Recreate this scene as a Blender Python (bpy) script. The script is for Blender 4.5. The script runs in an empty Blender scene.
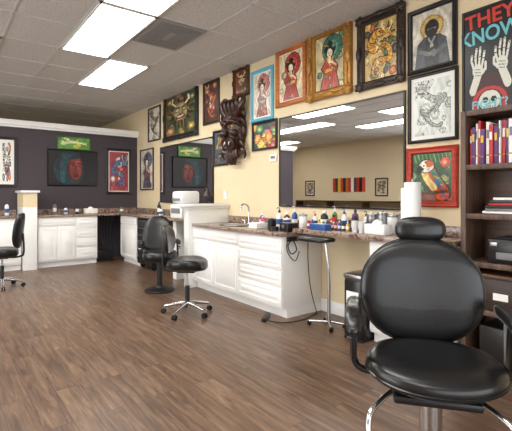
import bpy, bmesh, math, random
import numpy as np
from mathutils import Matrix, Vector
random.seed(4)
scene=bpy.context.scene
F=415.0; H=1.34; HOR=195.0
ang=math.radians(142.5)
DX,DY=math.cos(ang),math.sin(ang)
RX,RY=DY,-DX
YW=3.55; XB=-9.0; CEIL=3.19
def wp(u,v,y=YW):
    s=(u-256)/F; Z=y/(DY+RY*s); return ((DX+RX*s)*Z, H+(HOR-v)*Z/F)
def bp(u,v,x=XB):
    s=(u-256)/F; Z=x/(DX+RX*s); return ((DY+RY*s)*Z, H+(HOR-v)*Z/F)
# ---------------------------------------------------------------- materials
def lin(c):
    c=c/255.0
    return c/12.92 if c<=0.04045 else ((c+0.055)/1.055)**2.4
def rgb(c): return (lin(c[0]),lin(c[1]),lin(c[2]),1)
def mat(name,c,rough=.5,metal=0,var=.08,scale=12,bump=0,coat=0,emit=None,es=0):
    m=bpy.data.materials.new(name); m.use_nodes=True
    nt=m.node_tree; p=nt.nodes['Principled BSDF']
    p.inputs['Roughness'].default_value=rough; p.inputs['Metallic'].default_value=metal
    p.inputs['Coat Weight'].default_value=coat
    tc=nt.nodes.new('ShaderNodeTexCoord'); n=nt.nodes.new('ShaderNodeTexNoise')
    n.inputs['Scale'].default_value=scale; n.inputs['Detail'].default_value=4
    nt.links.new(tc.outputs['Object'],n.inputs['Vector'])
    mx=nt.nodes.new('ShaderNodeMix'); mx.data_type='RGBA'
    a=rgb(c); mx.inputs['A'].default_value=tuple(x*(1-var) for x in a[:3])+(1,)
    mx.inputs['B'].default_value=tuple(min(1,x*(1+var)) for x in a[:3])+(1,)
    nt.links.new(n.outputs['Fac'],mx.inputs['Factor']); nt.links.new(mx.outputs['Result'],p.inputs['Base Color'])
    if bump:
        b=nt.nodes.new('ShaderNodeBump'); b.inputs['Strength'].default_value=bump; b.inputs['Distance'].default_value=.01
        nt.links.new(n.outputs['Fac'],b.inputs['Height']); nt.links.new(b.outputs['Normal'],p.inputs['Normal'])
    if emit:
        p.inputs['Emission Color'].default_value=rgb(emit); p.inputs['Emission Strength'].default_value=es
    return m
def ramp(nt,stops):
    r=nt.nodes.new('ShaderNodeValToRGB'); e=r.color_ramp.elements
    while len(e)<len(stops): e.new(0.5)
    for i,(p,c) in enumerate(stops): e[i].position=p; e[i].color=rgb(c)
    return r
def wood_mat(name,c1,c2,rough=.45,scale=(1,12,12),bump=.15):
    m=bpy.data.materials.new(name); m.use_nodes=True; nt=m.node_tree; p=nt.nodes['Principled BSDF']
    p.inputs['Roughness'].default_value=rough
    tc=nt.nodes.new('ShaderNodeTexCoord'); mp=nt.nodes.new('ShaderNodeMapping'); mp.inputs['Scale'].default_value=scale
    n=nt.nodes.new('ShaderNodeTexNoise'); n.inputs['Scale'].default_value=3; n.inputs['Detail'].default_value=6; n.inputs['Distortion'].default_value=.6
    r=ramp(nt,[(.3,c1),(.7,c2)])
    nt.links.new(tc.outputs['Object'],mp.inputs['Vector']); nt.links.new(mp.outputs['Vector'],n.inputs['Vector'])
    nt.links.new(n.outputs['Fac'],r.inputs['Fac']); nt.links.new(r.outputs['Color'],p.inputs['Base Color'])
    b=nt.nodes.new('ShaderNodeBump'); b.inputs['Strength'].default_value=bump; b.inputs['Distance'].default_value=.005
    nt.links.new(n.outputs['Fac'],b.inputs['Height']); nt.links.new(b.outputs['Normal'],p.inputs['Normal'])
    return m
def floor_mat():
    m=bpy.data.materials.new('vinyl_plank'); m.use_nodes=True; nt=m.node_tree; p=nt.nodes['Principled BSDF']
    L=nt.links.new; N=nt.nodes.new
    tc=N('ShaderNodeTexCoord')
    br=N('ShaderNodeTexBrick'); br.offset=.37; br.inputs['Scale'].default_value=1
    br.inputs['Brick Width'].default_value=1.3; br.inputs['Row Height'].default_value=.16
    br.inputs['Mortar Size'].default_value=.002; br.inputs['Mortar Smooth'].default_value=.2; br.inputs['Bias'].default_value=0
    br.inputs['Color1'].default_value=(0,0,0,1); br.inputs['Color2'].default_value=(1,1,1,1); br.inputs['Mortar'].default_value=(.3,.3,.3,1)
    L(tc.outputs['Object'],br.inputs['Vector'])
    mp=N('ShaderNodeMapping'); mp.inputs['Scale'].default_value=(1.4,16,1)
    L(tc.outputs['Object'],mp.inputs['Vector'])
    ad=N('ShaderNodeVectorMath'); ad.operation='MULTIPLY_ADD'; ad.inputs[1].default_value=(7,7,7)
    L(br.outputs['Color'],ad.inputs[0]); L(mp.outputs['Vector'],ad.inputs[2])
    n=N('ShaderNodeTexNoise'); n.inputs['Scale'].default_value=1.5; n.inputs['Detail'].default_value=8; n.inputs['Roughness'].default_value=.68; n.inputs['Distortion'].default_value=.7
    L(ad.outputs[0],n.inputs['Vector'])
    r=ramp(nt,[(.28,(62,45,34)),(.5,(108,83,65)),(.74,(150,124,100))])
    L(n.outputs['Fac'],r.inputs['Fac'])
    mx=N('ShaderNodeMix'); mx.data_type='RGBA'; mx.blend_type='MULTIPLY'; mx.inputs['Factor'].default_value=.4
    L(r.outputs['Color'],mx.inputs['A'])
    r2=ramp(nt,[(0,(182,178,174)),(1,(255,255,255))]); L(br.outputs['Color'],r2.inputs['Fac']); L(r2.outputs['Color'],mx.inputs['B'])
    mx2=N('ShaderNodeMix'); mx2.data_type='RGBA'; mx2.inputs['B'].default_value=rgb((52,39,31))
    L(mx.outputs['Result'],mx2.inputs['A']); 
    ml=N('ShaderNodeMath'); ml.operation='MULTIPLY'; ml.inputs[1].default_value=.7; L(br.outputs['Fac'],ml.inputs[0]); L(ml.outputs[0],mx2.inputs['Factor'])
    L(mx2.outputs['Result'],p.inputs['Base Color']); p.inputs['Roughness'].default_value=.36
    b=N('ShaderNodeBump'); b.inputs['Strength'].default_value=.22; b.inputs['Distance'].default_value=.004
    L(n.outputs['Fac'],b.inputs['Height']); L(b.outputs['Normal'],p.inputs['Normal'])
    return m
def granite_mat():
    m=bpy.data.materials.new('granite'); m.use_nodes=True; nt=m.node_tree; p=nt.nodes['Principled BSDF']; L=nt.links.new
    tc=nt.nodes.new('ShaderNodeTexCoord')
    n=nt.nodes.new('ShaderNodeTexNoise'); n.inputs['Scale'].default_value=16; n.inputs['Detail'].default_value=8; n.inputs['Roughness'].default_value=.75; n.inputs['Distortion'].default_value=1.2
    L(tc.outputs['Object'],n.inputs['Vector'])
    r=ramp(nt,[(.34,(34,28,28)),(.45,(112,84,70)),(.54,(168,146,130)),(.62,(112,106,104)),(.7,(214,204,190))])
    L(n.outputs['Fac'],r.inputs['Fac']); L(r.outputs['Color'],p.inputs['Base Color']); p.inputs['Roughness'].default_value=.12
    return m
def tile_mat():
    m=bpy.data.materials.new('acoustic_tile'); m.use_nodes=True; nt=m.node_tree; p=nt.nodes['Principled BSDF']; L=nt.links.new
    tc=nt.nodes.new('ShaderNodeTexCoord'); n=nt.nodes.new('ShaderNodeTexNoise'); n.inputs['Scale'].default_value=60; n.inputs['Detail'].default_value=5
    L(tc.outputs['Object'],n.inputs['Vector'])
    r=ramp(nt,[(.36,(176,173,170)),(.46,(210,208,205))]); L(n.outputs['Fac'],r.inputs['Fac']); L(r.outputs['Color'],p.inputs['Base Color']); p.inputs['Roughness'].default_value=.9
    b=nt.nodes.new('ShaderNodeBump'); b.inputs['Strength'].default_value=.3; b.inputs['Distance'].default_value=.004; L(n.outputs['Fac'],b.inputs['Height']); L(b.outputs['Normal'],p.inputs['Normal'])
    return m
def vc_mat():
    m=bpy.data.materials.new('printed_art'); m.use_nodes=True; nt=m.node_tree; p=nt.nodes['Principled BSDF']
    a=nt.nodes.new('ShaderNodeVertexColor'); a.layer_name='Col'; nt.links.new(a.outputs['Color'],p.inputs['Base Color'])
    p.inputs['Roughness'].default_value=.3; return m
M=dict(
 tan=mat('wall_tan',(226,208,172),.75,var=.03,scale=5,bump=.03),
 tan2=mat('wall_tan_far',(220,204,174),.8,var=.03,scale=5),
 dark=mat('wall_charcoal',(66,58,64),.7,var=.05,scale=5,bump=.03),
 white=mat('white_paint',(238,238,235),.4,var=.02),
 grid=mat('ceiling_grid_white',(208,207,205),.6,var=.02),
 cab=mat('white_cabinet',(242,241,238),.33,var=.02,scale=4),
 black=mat('black_metal',(22,22,24),.4,var=.1),
 vinyl=mat('black_vinyl',(14,14,16),.32,var=.15,scale=120,bump=.06,coat=.15),
 rub=mat('black_rubber',(14,14,14),.7),
 chrome=mat('chrome',(205,205,208),.16,1,var=.03),
 steel=mat('brushed_steel',(170,170,172),.32,1,var=.05),
 gold=mat('gold_leaf',(166,118,54),.4,.5,var=.5,scale=40,bump=.8),
 dgold=mat('bronze_gilt',(86,58,30),.42,.4,var=.5,scale=40,bump=.8),
 orange=wood_mat('orange_wood',(150,80,28),(206,124,52)),
 brown=wood_mat('brown_wood',(58,36,24),(98,64,42)),
 dbrown=wood_mat('dark_wood',(30,20,15),(60,38,26)),
 shelf=wood_mat('bookcase_wood',(62,46,37),(108,82,66),scale=(12,12,1)),
 red=wood_mat('red_wood',(150,36,22),(196,66,40)),
 cyan=mat('cyan_paint',(96,178,200),.4),
 fblack=mat('frame_black',(22,20,20),.3,var=.1),
 paper=mat('mat_board',(236,234,228),.8,var=.02),
 mask=wood_mat('carved_wood',(22,10,7),(74,38,24),rough=.33,scale=(6,6,6),bump=.5),
 granite=granite_mat(), floor=floor_mat(), tile=tile_mat(), art=vc_mat(),
 mirror=mat('mirror_glass',(240,241,240),.01,1,var=0),
 vent=mat('vent_grey',(150,149,148),.6),
 plastic=mat('white_plastic',(235,235,234),.35,var=.02),
 pink=mat('pink',(220,90,120),.4), blue=mat('blue',(40,86,150),.35), green=mat('green',(60,130,60),.4), redp=mat('red_plastic',(176,34,32),.4),
 yellow=mat('yellow',(220,180,50),.5), purple=mat('purple',(90,50,110),.5), amber=mat('amber',(120,60,20),.2), grey=mat('grey_plastic',(120,120,122),.5),
 cloth=mat('paper_towel',(245,244,242),.9,var=.02,scale=60,bump=.3),
 light=mat('light_diffuser',(250,250,250),.5,var=0,emit=(255,252,246),es=12.5),
)
# ---------------------------------------------------------------- builder
class B:
    def __init__(s,name,loc=(0,0,0),rz=0):
        s.name=name; s.bm=bmesh.new(); s.mats=[]; s.loc=loc; s.rz=rz
    def mi(s,m):
        if isinstance(m,str): m=M[m]
        if m not in s.mats: s.mats.append(m)
        return s.mats.index(m)
    def add(s,t,m,smooth=False,mx=None):
        i=s.mi(m)
        for f in t.faces: f.material_index=i; f.smooth=smooth
        if mx is not None: t.transform(mx)
        me=bpy.data.meshes.new('t'); t.to_mesh(me); t.free(); s.bm.from_mesh(me); bpy.data.meshes.remove(me)
    def box(s,c,sz,m,bev=0,rot=None,seg=2):
        t=bmesh.new(); bmesh.ops.create_cube(t,size=1); bmesh.ops.scale(t,vec=sz,verts=t.verts)
        if bev: bmesh.ops.bevel(t,geom=t.edges[:],offset=min(bev,min(sz)*.45),segments=seg,affect='EDGES',profile=.5)
        mx=Matrix.Translation(c)
        if rot is not None: mx=mx@rot
        s.add(t,m,False,mx)
    def bb(s,x0,x1,y0,y1,z0,z1,m,bev=0): s.box(((x0+x1)/2,(y0+y1)/2,(z0+z1)/2),(abs(x1-x0),abs(y1-y0),abs(z1-z0)),m,bev)
    def cyl(s,p0,p1,r0,m,r1=None,seg=20):
        p0=Vector(p0);p1=Vector(p1); d=p1-p0; r1=r0 if r1 is None else r1
        t=bmesh.new(); bmesh.ops.create_cone(t,cap_ends=True,segments=seg,radius1=r0,radius2=r1,depth=d.length)
        mx=Matrix.Translation((p0+p1)/2)@d.to_track_quat('Z','Y').to_matrix().to_4x4()
        s.add(t,m,True,mx)
    def lathe(s,prof,m,c=(0,0,0),seg=28,mx=None):
        t=bmesh.new(); rings=[]
        for r,z in prof:
            rings.append([t.verts.new((max(r,1e-4)*math.cos(2*math.pi*k/seg),max(r,1e-4)*math.sin(2*math.pi*k/seg),z)) for k in range(seg)])
        for a,b in zip(rings,rings[1:]):
            for k in range(seg): t.faces.new((a[k],a[(k+1)%seg],b[(k+1)%seg],b[k]))
        t.faces.new(rings[0][::-1]); t.faces.new(rings[-1])
        M4=Matrix.Translation(c)
        if mx is not None: M4=M4@mx
        s.add(t,m,True,M4)
    def tube(s,pts,r,m,seg=10,sub=6,closed=False):
        P=[Vector(p) for p in pts]; n=len(P)
        rr=r if isinstance(r,(list,tuple)) else [r]*n
        Q=[];R=[]
        rng=n if closed else n-1
        for i in range(rng):
            g=lambda k:(P[k%n] if closed else P[max(0,min(n-1,k))])
            p0,p1,p2,p3=g(i-1),g(i),g(i+1),g(i+2)
            for j in range(sub):
                t=j/sub
                Q.append(.5*((2*p1)+(p2-p0)*t+(2*p0-5*p1+4*p2-p3)*t*t+(3*p1-p0-3*p2+p3)*t**3))
                R.append(rr[i]*(1-t)+rr[(i+1)%n]*t)
        if not closed: Q.append(P[-1]);R.append(rr[-1])
        t=bmesh.new(); rings=[]; up=None
        for i,q in enumerate(Q):
            a=Q[(i-1)%len(Q)] if (closed or i>0) else Q[i]; b=Q[(i+1)%len(Q)] if (closed or i<len(Q)-1) else Q[i]
            d=(b-a).normalized()
            if up is None:
                up=Vector((0,0,1)) if abs(d.z)<.9 else Vector((1,0,0))
            x=(up-d*up.dot(d)).normalized(); up=x; y=d.cross(x)
            rings.append([t.verts.new(q+(x*math.cos(2*math.pi*k/seg)+y*math.sin(2*math.pi*k/seg))*R[i]) for k in range(seg)])
        m_=len(rings)
        for i in range(m_ if closed else m_-1):
            a=rings[i];b=rings[(i+1)%m_]
            for k in range(seg): t.faces.new((a[k],a[(k+1)%seg],b[(k+1)%seg],b[k]))
        if not closed: t.faces.new(rings[0][::-1]); t.faces.new(rings[-1])
        s.add(t,m,True)
    def cush(s,c,h,m,e1=.5,e2=.7,rot=None,fn=None,nu=40,nv=16):
        t=bmesh.new()
        def cs(w,e):
            k=math.cos(w); return math.copysign(abs(k)**e,k)
        def sn(w,e):
            k=math.sin(w); return math.copysign(abs(k)**e,k)
        rings=[]
        for j in range(1,nv):
            v=-math.pi/2+math.pi*j/nv; ring=[]
            for i in range(nu):
                u=2*math.pi*i/nu
                ring.append((h[0]*cs(v,e1)*cs(u,e2),h[1]*cs(v,e1)*sn(u,e2),h[2]*sn(v,e1)))
            rings.append(ring)
        fz=fn or (lambda p:p)
        V=[[t.verts.new(fz(p)) for p in r] for r in rings]
        a=t.verts.new(fz((0,0,-h[2]))); b=t.verts.new(fz((0,0,h[2])))
        for r0,r1 in zip(V,V[1:]):
            for i in range(nu): t.faces.new((r0[i],r0[(i+1)%nu],r1[(i+1)%nu],r1[i]))
        for i in range(nu):
            t.faces.new((a,V[0][(i+1)%nu],V[0][i])); t.faces.new((b,V[-1][i],V[-1][(i+1)%nu]))
        mx=Matrix.Translation(c)
        if rot is not None: mx=mx@rot
        s.add(t,m,True,mx)
    def done(s,parent=None,sharp=True):
        bmesh.ops.recalc_face_normals(s.bm,faces=s.bm.faces[:])
        me=bpy.data.meshes.new(s.name); s.bm.to_mesh(me); s.bm.free()
        for m in s.mats: me.materials.append(m)
        o=bpy.data.objects.new(s.name,me); scene.collection.objects.link(o)
        if sharp:
            try: me.set_sharp_from_angle(angle=math.radians(42))
            except Exception: pass
        o.location=s.loc; o.rotation_euler=(0,0,s.rz)
        if parent: o.parent=parent
        return o
RXp=Matrix.Rotation(math.radians(90),4,'X')
# ---------------------------------------------------------------- canvas art
K=(20,16,18)
def lt(c,k): return [max(0,min(255,v+k)) for v in c]
class Cv:
    def __init__(s,w,h,bg):
        s.w=w;s.h=h; s.a=np.zeros((h,w,3)); s.a[:]=bg
        yy,xx=np.mgrid[0:h,0:w]; s.x=(xx+.5)/w; s.y=(yy+.5)/h; s.asp=h/w
    def el(s,cx,cy,rx,ry,c,rot=0):
        dx=s.x-cx; dy=(s.y-cy)*s.asp; ca,sa=math.cos(rot),math.sin(rot)
        X=dx*ca+dy*sa; Y=-dx*sa+dy*ca
        s.a[(X/rx)**2+(Y/(ry*s.asp))**2<1]=c
    def ci(s,cx,cy,r,c): s.a[(s.x-cx)**2+((s.y-cy)*s.asp)**2<r*r]=c
    def rect(s,x0,y0,x1,y1,c): s.a[(s.x>x0)&(s.x<x1)&(s.y>y0)&(s.y<y1)]=c
    def line(s,pts,r,c):
        for (x0,y0),(x1,y1) in zip(pts,pts[1:]):
            ax,ay=x0,y0*s.asp; bx,by=x1,y1*s.asp
            L=(bx-ax)**2+(by-ay)**2+1e-9
            t=np.clip(((s.x-ax)*(bx-ax)+(s.y*s.asp-ay)*(by-ay))/L,0,1)
            d=(s.x-ax-t*(bx-ax))**2+(s.y*s.asp-ay-t*(by-ay))**2
            s.a[d<r*r]=c
    def poly(s,pts,c):
        ins=np.zeros(s.x.shape,bool); n=len(pts)
        for i in range(n):
            x0,y0=pts[i]; x1,y1=pts[(i+1)%n]
            if y0==y1: continue
            cond=((y0>s.y)!=(y1>s.y))&(s.x<(x1-x0)*(s.y-y0)/(y1-y0)+x0); ins^=cond
        s.a[ins]=c
    def noise(s,amt,seed=0):
        s.a=np.clip(s.a+np.random.RandomState(seed).randn(s.h,s.w,1)*amt,0,255)
    def finish(s,seed,warp=.018,age=.12,amt=8):
        r=np.random.RandomState(seed+100); dx=np.zeros_like(s.x); dy=np.zeros_like(s.x); sh=np.zeros_like(s.x)
        for f in (5,9,17):
            p=r.rand(6)*6.28
            dx+=np.sin(f*s.x*1.3+f*s.y*.9+p[0])*np.sin(f*s.y*1.1-p[1])*5/f; dy+=np.sin(f*s.y*1.2-f*s.x+p[2])*np.sin(f*s.x+p[3])*5/f
            sh+=np.sin(f*1.7*s.x+p[4]+2*dy)*np.sin(f*1.5*s.y+p[5]+2*dx)
        xi=np.clip(((s.x+warp*dx)*s.w).astype(int),0,s.w-1); yi=np.clip(((s.y+warp*dy/s.asp)*s.h).astype(int),0,s.h-1)
        a=s.a[yi,xi]; a=a*(1+.09*sh[...,None]); g=a.mean(axis=2,keepdims=True)
        a=a*(1-age)+age*(g*.6+np.array((200,180,140))*.4); s.a=np.clip(a,0,255); s.noise(amt,seed); return s
def flower(c,x,y,r,col,n=6):
    for q,cc in ((1.18,K),(1,col)):
        for k in range(n):
            a=k*2*math.pi/n; c.ci(x+math.cos(a)*r*.6,y+math.sin(a)*r*.6/c.asp,r*.42*q,cc)
    for k in range(n):
        a=k*2*math.pi/n+.5; c.ci(x+math.cos(a)*r*.35,y+math.sin(a)*r*.35/c.asp,r*.2,lt(col,45))
    c.ci(x,y,r*.22,(236,206,90))
def waves(c,rs,cols,n,r):
    for i in range(n):
        x,y=rs.rand(),rs.rand(); q=r*(.6+.8*rs.rand()); col=cols[rs.randint(len(cols))]
        c.ci(x,y,q,K); c.ci(x,y,q*.87,col); c.ci(x+q*.1,y,q*.62,K); c.ci(x+q*.12,y,q*.52,lt(col,45)); c.ci(x+q*.2,y,q*.25,col)
def dragon(bg,cols,body,seed,w=84,h=120,th=.07,head=True,fl=None,wn=12):
    rs=np.random.RandomState(seed); c=Cv(w,h,bg); waves(c,rs,cols,wn,.1)
    for i in range(5): 
        x,y=rs.rand(),rs.rand(); flower(c,x,y,.1+.05*rs.rand(),fl or cols[i%len(cols)])
    T=70; pts=[]; turns=1.25+.5*rs.rand(); ph=rs.rand()*6
    for i in range(T):
        t=i/(T-1); pts.append((.5+(.34-.1*t)*math.sin(turns*6.28*t+ph),.2+.7*t+.07*math.sin(turns*12.56*t+ph)))
    for i in range(T-1,-1,-1):
        x,y=pts[i]; t=i/(T-1); r=th*(1.1-.85*t**1.5); j=min(T-2,i); dx=pts[j+1][0]-pts[j][0]; dy=(pts[j+1][1]-pts[j][1])*c.asp; L=math.hypot(dx,dy)+1e-6; nx,ny=-dy/L,dx/L/c.asp
        c.ci(x,y,r+.018,K)
        if i%3==0: c.ci(x+nx*r*1.25,y+ny*r*1.25,.024,K); c.ci(x+nx*r*1.25,y+ny*r*1.25,.015,cols[0])
    for i in range(T-1,-1,-1):
        x,y=pts[i]; t=i/(T-1); r=th*(1.1-.85*t**1.5); j=min(T-2,i); dx=pts[j+1][0]-pts[j][0]; dy=(pts[j+1][1]-pts[j][1])*c.asp; L=math.hypot(dx,dy)+1e-6; nx,ny=-dy/L,dx/L/c.asp
        c.ci(x,y,r,lt(body,[-35,10,25][i%3])); c.ci(x-nx*r*.5,y-ny*r*.5,r*.45,lt(body,70 if i%2 else 20))
    for i in (14,30,46):
        x,y=pts[i]; s_=1 if x<.5 else -1
        for q,cc in ((.04,K),(.026,body)): c.line([(x,y),(x+s_*.13,y+.05),(x+s_*.2,y+.01)],q,cc)
        for a in (-.04,0,.04): c.line([(x+s_*.2,y+.01),(x+s_*.27,y+.01+a)],.011,(240,235,215))
    x,y=pts[0]
    for k in range(9):
        a=k*.7; c.line([(x,y),(x+math.cos(a)*.24,y+math.sin(a)*.24/c.asp)],.03,K); c.line([(x,y),(x+math.cos(a)*.22,y+math.sin(a)*.22/c.asp)],.018,cols[k%len(cols)])
    c.el(x,y,.15,.1,K); c.el(x,y,.13,.085,body); c.el(x,y+.06,.1,.055,K); c.el(x,y+.055,.085,.04,lt(body,40)); c.line([(x-.07,y+.075),(x+.07,y+.075)],.014,(150,24,24)); c.line([(x-.06,y+.068),(x+.06,y+.068)],.006,(245,240,225))
    for s_ in(-1,1):
        c.ci(x+s_*.055,y-.02,.032,K); c.ci(x+s_*.055,y-.02,.02,(245,235,160)); c.ci(x+s_*.055,y-.02,.009,K)
        c.line([(x+s_*.08,y-.05),(x+s_*.16,y-.13),(x+s_*.13,y-.18)],.02,(235,215,170)); c.line([(x+s_*.06,y+.06),(x+s_*.22,y+.05),(x+s_*.28,y+.11)],.008,lt(body,60))
    return c.finish(seed)
def face(bg,cols,skin,seed,w=84,h=120,hornc=(235,215,170)):
    rs=np.random.RandomState(seed); c=Cv(w,h,bg); waves(c,rs,cols,14,.11)
    for i in range(4): flower(c,[.12,.88,.15,.85][i],[.12,.15,.88,.86][i],.14,cols[i%len(cols)])
    for k in range(26):
        a=k*6.28/26; c.line([(.5,.45),(.5+math.cos(a)*.42,.45+math.sin(a)*.46/c.asp)],.03,K if k%2 else lt(cols[k%len(cols)],-30))
    c.el(.5,.44,.28,.25,K); c.el(.5,.44,.255,.235,skin); c.el(.5,.34,.17,.08,lt(skin,25)); 
    for s_ in(-1,1):
        c.line([(.5+s_*.17,.26),(.5+s_*.3,.17),(.5+s_*.27,.06)],.045,K); c.line([(.5+s_*.17,.26),(.5+s_*.29,.17),(.5+s_*.27,.07)],.028,hornc)
        c.el(.5+s_*.12,.39,.08,.038,K); c.el(.5+s_*.12,.39,.055,.024,(248,236,190)); c.ci(.5+s_*.11,.39,.02,K)
        c.line([(.5+s_*.03,.355),(.5+s_*.12,.325),(.5+s_*.23,.33)],.02,K)
        c.el(.5+s_*.15,.49,.07,.04,lt(skin,35)); c.line([(.5+s_*.06,.49),(.5+s_*.16,.54),(.5+s_*.17,.6)],.01,K)
        c.el(.5+s_*.29,.42,.04,.05,K); c.el(.5+s_*.29,.42,.025,.035,skin)
    c.el(.5,.465,.055,.045,lt(skin,-45)); c.el(.5,.45,.03,.04,lt(skin,40)); c.el(.5,.58,.15,.07,K); c.el(.5,.59,.12,.045,(150,24,24))
    for k in range(6): c.rect(.39+.038*k,.535,.42+.038*k,.565,(240,234,214)); c.rect(.41+.032*k,.61,.435+.032*k,.628,(240,234,214))
    for k in range(7): c.line([(.35+.05*k,.66),(.33+.055*k,.82)],.018,cols[k%len(cols)] if k%2 else K)
    return c.finish(seed)
def woman(bg,cols,robe,seed,w=84,h=120,cx=.5,umb=True):
    rs=np.random.RandomState(seed); c=Cv(w,h,bg); waves(c,rs,[lt(bg,-25),lt(bg,-45)]+cols[:1],7,.1)
    if umb:
        c.ci(cx+.08,.25,.36,K); c.ci(cx+.08,.25,.34,cols[0])
        for k in range(12):
            a=k*math.pi/6; c.line([(cx+.08,.25),(cx+.08+math.cos(a)*.34,.25+math.sin(a)*.34/c.asp)],.007,K)
        c.ci(cx+.08,.25,.2,lt(cols[0],40)); c.ci(cx+.08,.25,.07,K)
    c.poly([(cx-.14,.42),(cx+.14,.42),(cx+.3,.62),(cx+.24,.72),(cx+.36,1),(cx-.36,1),(cx-.22,.7),(cx-.32,.6)],K)
    c.poly([(cx-.12,.43),(cx+.12,.43),(cx+.27,.62),(cx+.2,.72),(cx+.32,1),(cx-.32,1),(cx-.19,.7),(cx-.28,.6)],robe)
    c.poly([(cx-.06,.42),(cx+.06,.42),(cx+.02,.56)],(236,214,180)); c.line([(cx-.1,.42),(cx+.02,.57),(cx+.13,.42)],.018,cols[-1])
    c.rect(cx-.19,.61,cx+.19,.69,K); c.rect(cx-.18,.62,cx+.18,.68,cols[-1])
    for k in range(8):
        q,y=cx-.28+.56*rs.rand(),.5+.46*rs.rand()
        if abs(q-cx)<.12+(y-.5)*.3: flower(c,q,y,.06,cols[k%len(cols)],5)
    for k in range(5): c.line([(cx-.1+.06*k,.72),(cx-.2+.1*k,1)],.008,lt(robe,-60))
    c.el(cx,.3,.17,.13,K); c.ci(cx-.13,.26,.09,K); c.ci(cx+.13,.26,.09,K); c.ci(cx,.17,.1,K); c.el(cx,.33,.1,.085,(240,220,190)); c.line([(cx,.38),(cx,.44)],.05,(236,214,180))
    c.el(cx-.04,.325,.022,.008,K); c.el(cx+.045,.325,.022,.008,K); c.el(cx,.375,.02,.009,(180,20,24)); flower(c,cx+.14,.2,.07,cols[0]); c.line([(cx-.2,.16),(cx-.05,.2)],.01,(220,180,70))
    c.line([(cx+.2,.58),(cx+.1,.52),(cx-.02,.5)],.03,(236,214,180))
    return c.finish(seed,warp=.012)
def art_obj(name,cv,w,h,y,parent):
    nx,ny=cv.w,cv.h
    xs=np.linspace(-w/2,w/2,nx+1); zs=np.linspace(h/2,-h/2,ny+1)
    verts=[(float(x),y,float(z)) for z in zs for x in xs]
    faces=[(j*(nx+1)+i,(j+1)*(nx+1)+i,(j+1)*(nx+1)+i+1,j*(nx+1)+i+1) for j in range(ny) for i in range(nx)]
    me=bpy.data.meshes.new(name); me.from_pydata(verts,[],faces); me.materials.append(M['art'])
    a=cv.a/255.0; l=np.where(a<=.04045,a/12.92,((a+.055)/1.055)**2.4)
    col=np.ones((ny*nx,4,4)); col[:,:,:3]=l.reshape(-1,1,3)
    at=me.color_attributes.new(name='Col',type='FLOAT_COLOR',domain='CORNER'); at.data.foreach_set('color',col.ravel().astype(np.float32))
    o=bpy.data.objects.new(name,me); scene.collection.objects.link(o); o.parent=parent; return o
def ring(b,w,h,prof,m):
    t=bmesh.new(); rings=[]
    for off,d in prof:
        x=w/2-off; z=h/2-off
        rings.append([t.verts.new(p) for p in ((-x,-d,-z),(x,-d,-z),(x,-d,z),(-x,-d,z))])
    for a,c in zip(rings,rings[1:]):
        for k in range(4): t.faces.new((a[k],a[(k+1)%4],c[(k+1)%4],c[k]))
    b.add(t,m)
def framed(name,loc,w,h,cv,m,bd=.035,dp=.03,matb=0,rz=0,ornate=False,liner=None):
    b=B(name,loc,rz)
    ring(b,w,h,[(0,0),(0,dp*.8),(bd*.2,dp),(bd*.35,dp*.75),(bd*.5,dp*.7),(bd*.65,dp*.85),(bd*.85,dp*.8),(bd,dp*.5),(bd,.004)],m)
    b.box((0,-.003,0),(w-bd*1.2,.006,h-bd*1.2),'paper')
    if ornate:
        for k in range(4):
            L=(w if k%2==0 else h)-bd; n=max(4,int(L/.04))
            for row,off,rr in ((0,.3,.015),(1,.85,.008)):
                nn=n*(1+row)
                for i in range(nn+1):
                    q=-L/2+L*i/nn; o=(h if k%2==0 else w)/2-bd*off; o=o if k<2 else -o
                    e=1+.35*math.sin(i*1.9)
                    p=(q,-dp*.85,o) if k%2==0 else (o,-dp*.85,q)
                    b.cush(p,(rr*e,.010,rr*e),m,1,1,nu=7,nv=4)
        for sx in(-1,1):
            for sz in(-1,1):
                b.cush((sx*(w/2-bd*.4),-dp,sz*(h/2-bd*.4)),(bd*.5,.018,bd*.5),m,1,1,nu=10,nv=6)
                for a in range(5): b.cush((sx*(w/2-bd*.4)+math.cos(a*1.257)*bd*.45,-dp,sz*(h/2-bd*.4)+math.sin(a*1.257)*bd*.45),(bd*.22,.014,bd*.22),m,1,1,nu=8,nv=5)
        for p in ((0,h/2-bd*.3),(0,-h/2+bd*.3)): b.cush((p[0],-dp,p[1]),(bd*.9,.016,bd*.35),m,1,1,nu=12,nv=6)
        for p in ((w/2-bd*.3,0),(-w/2+bd*.3,0)): b.cush((p[0],-dp,p[1]),(bd*.35,.016,bd*.9),m,1,1,nu=12,nv=6)
    o=b.done(); iw=w-2*bd-2*matb; ih=h-2*bd-2*matb
    if liner:
        bl=B('liner'); ring(bl,iw+.02,ih+.02,[(0,.006),(0,.012),(.014,.012),(.014,.006)],liner); bl.done(o)
    art_obj('artwork',cv,iw,ih,-.0085,o); return o
def wframe(name,u0,u1,vt,vb,cv,m,**k):
    xa,_=wp(u0,195); xb,_=wp(u1,195); xc=(xa+xb)/2
    Z=(xc*DX+YW*DY); zt=H+(HOR-vt)*Z/F; zb=H+(HOR-vb)*Z/F
    return framed(name,(xc,YW-.001,(zt+zb)/2),xb-xa,zt-zb,cv,m,**k)
def bframe(name,u0,u1,vt,vb,cv,m,**k):
    ya,_=bp(u0,195); yb,_=bp(u1,195); yc=(ya+yb)/2; Z=XB*DX+yc*DY
    zt=H+(HOR-vt)*Z/F; zb=H+(HOR-vb)*Z/F
    return framed(name,(XB+.001,yc,(zt+zb)/2),yb-ya,zt-zb,cv,m,rz=math.radians(90),**k)
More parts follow.
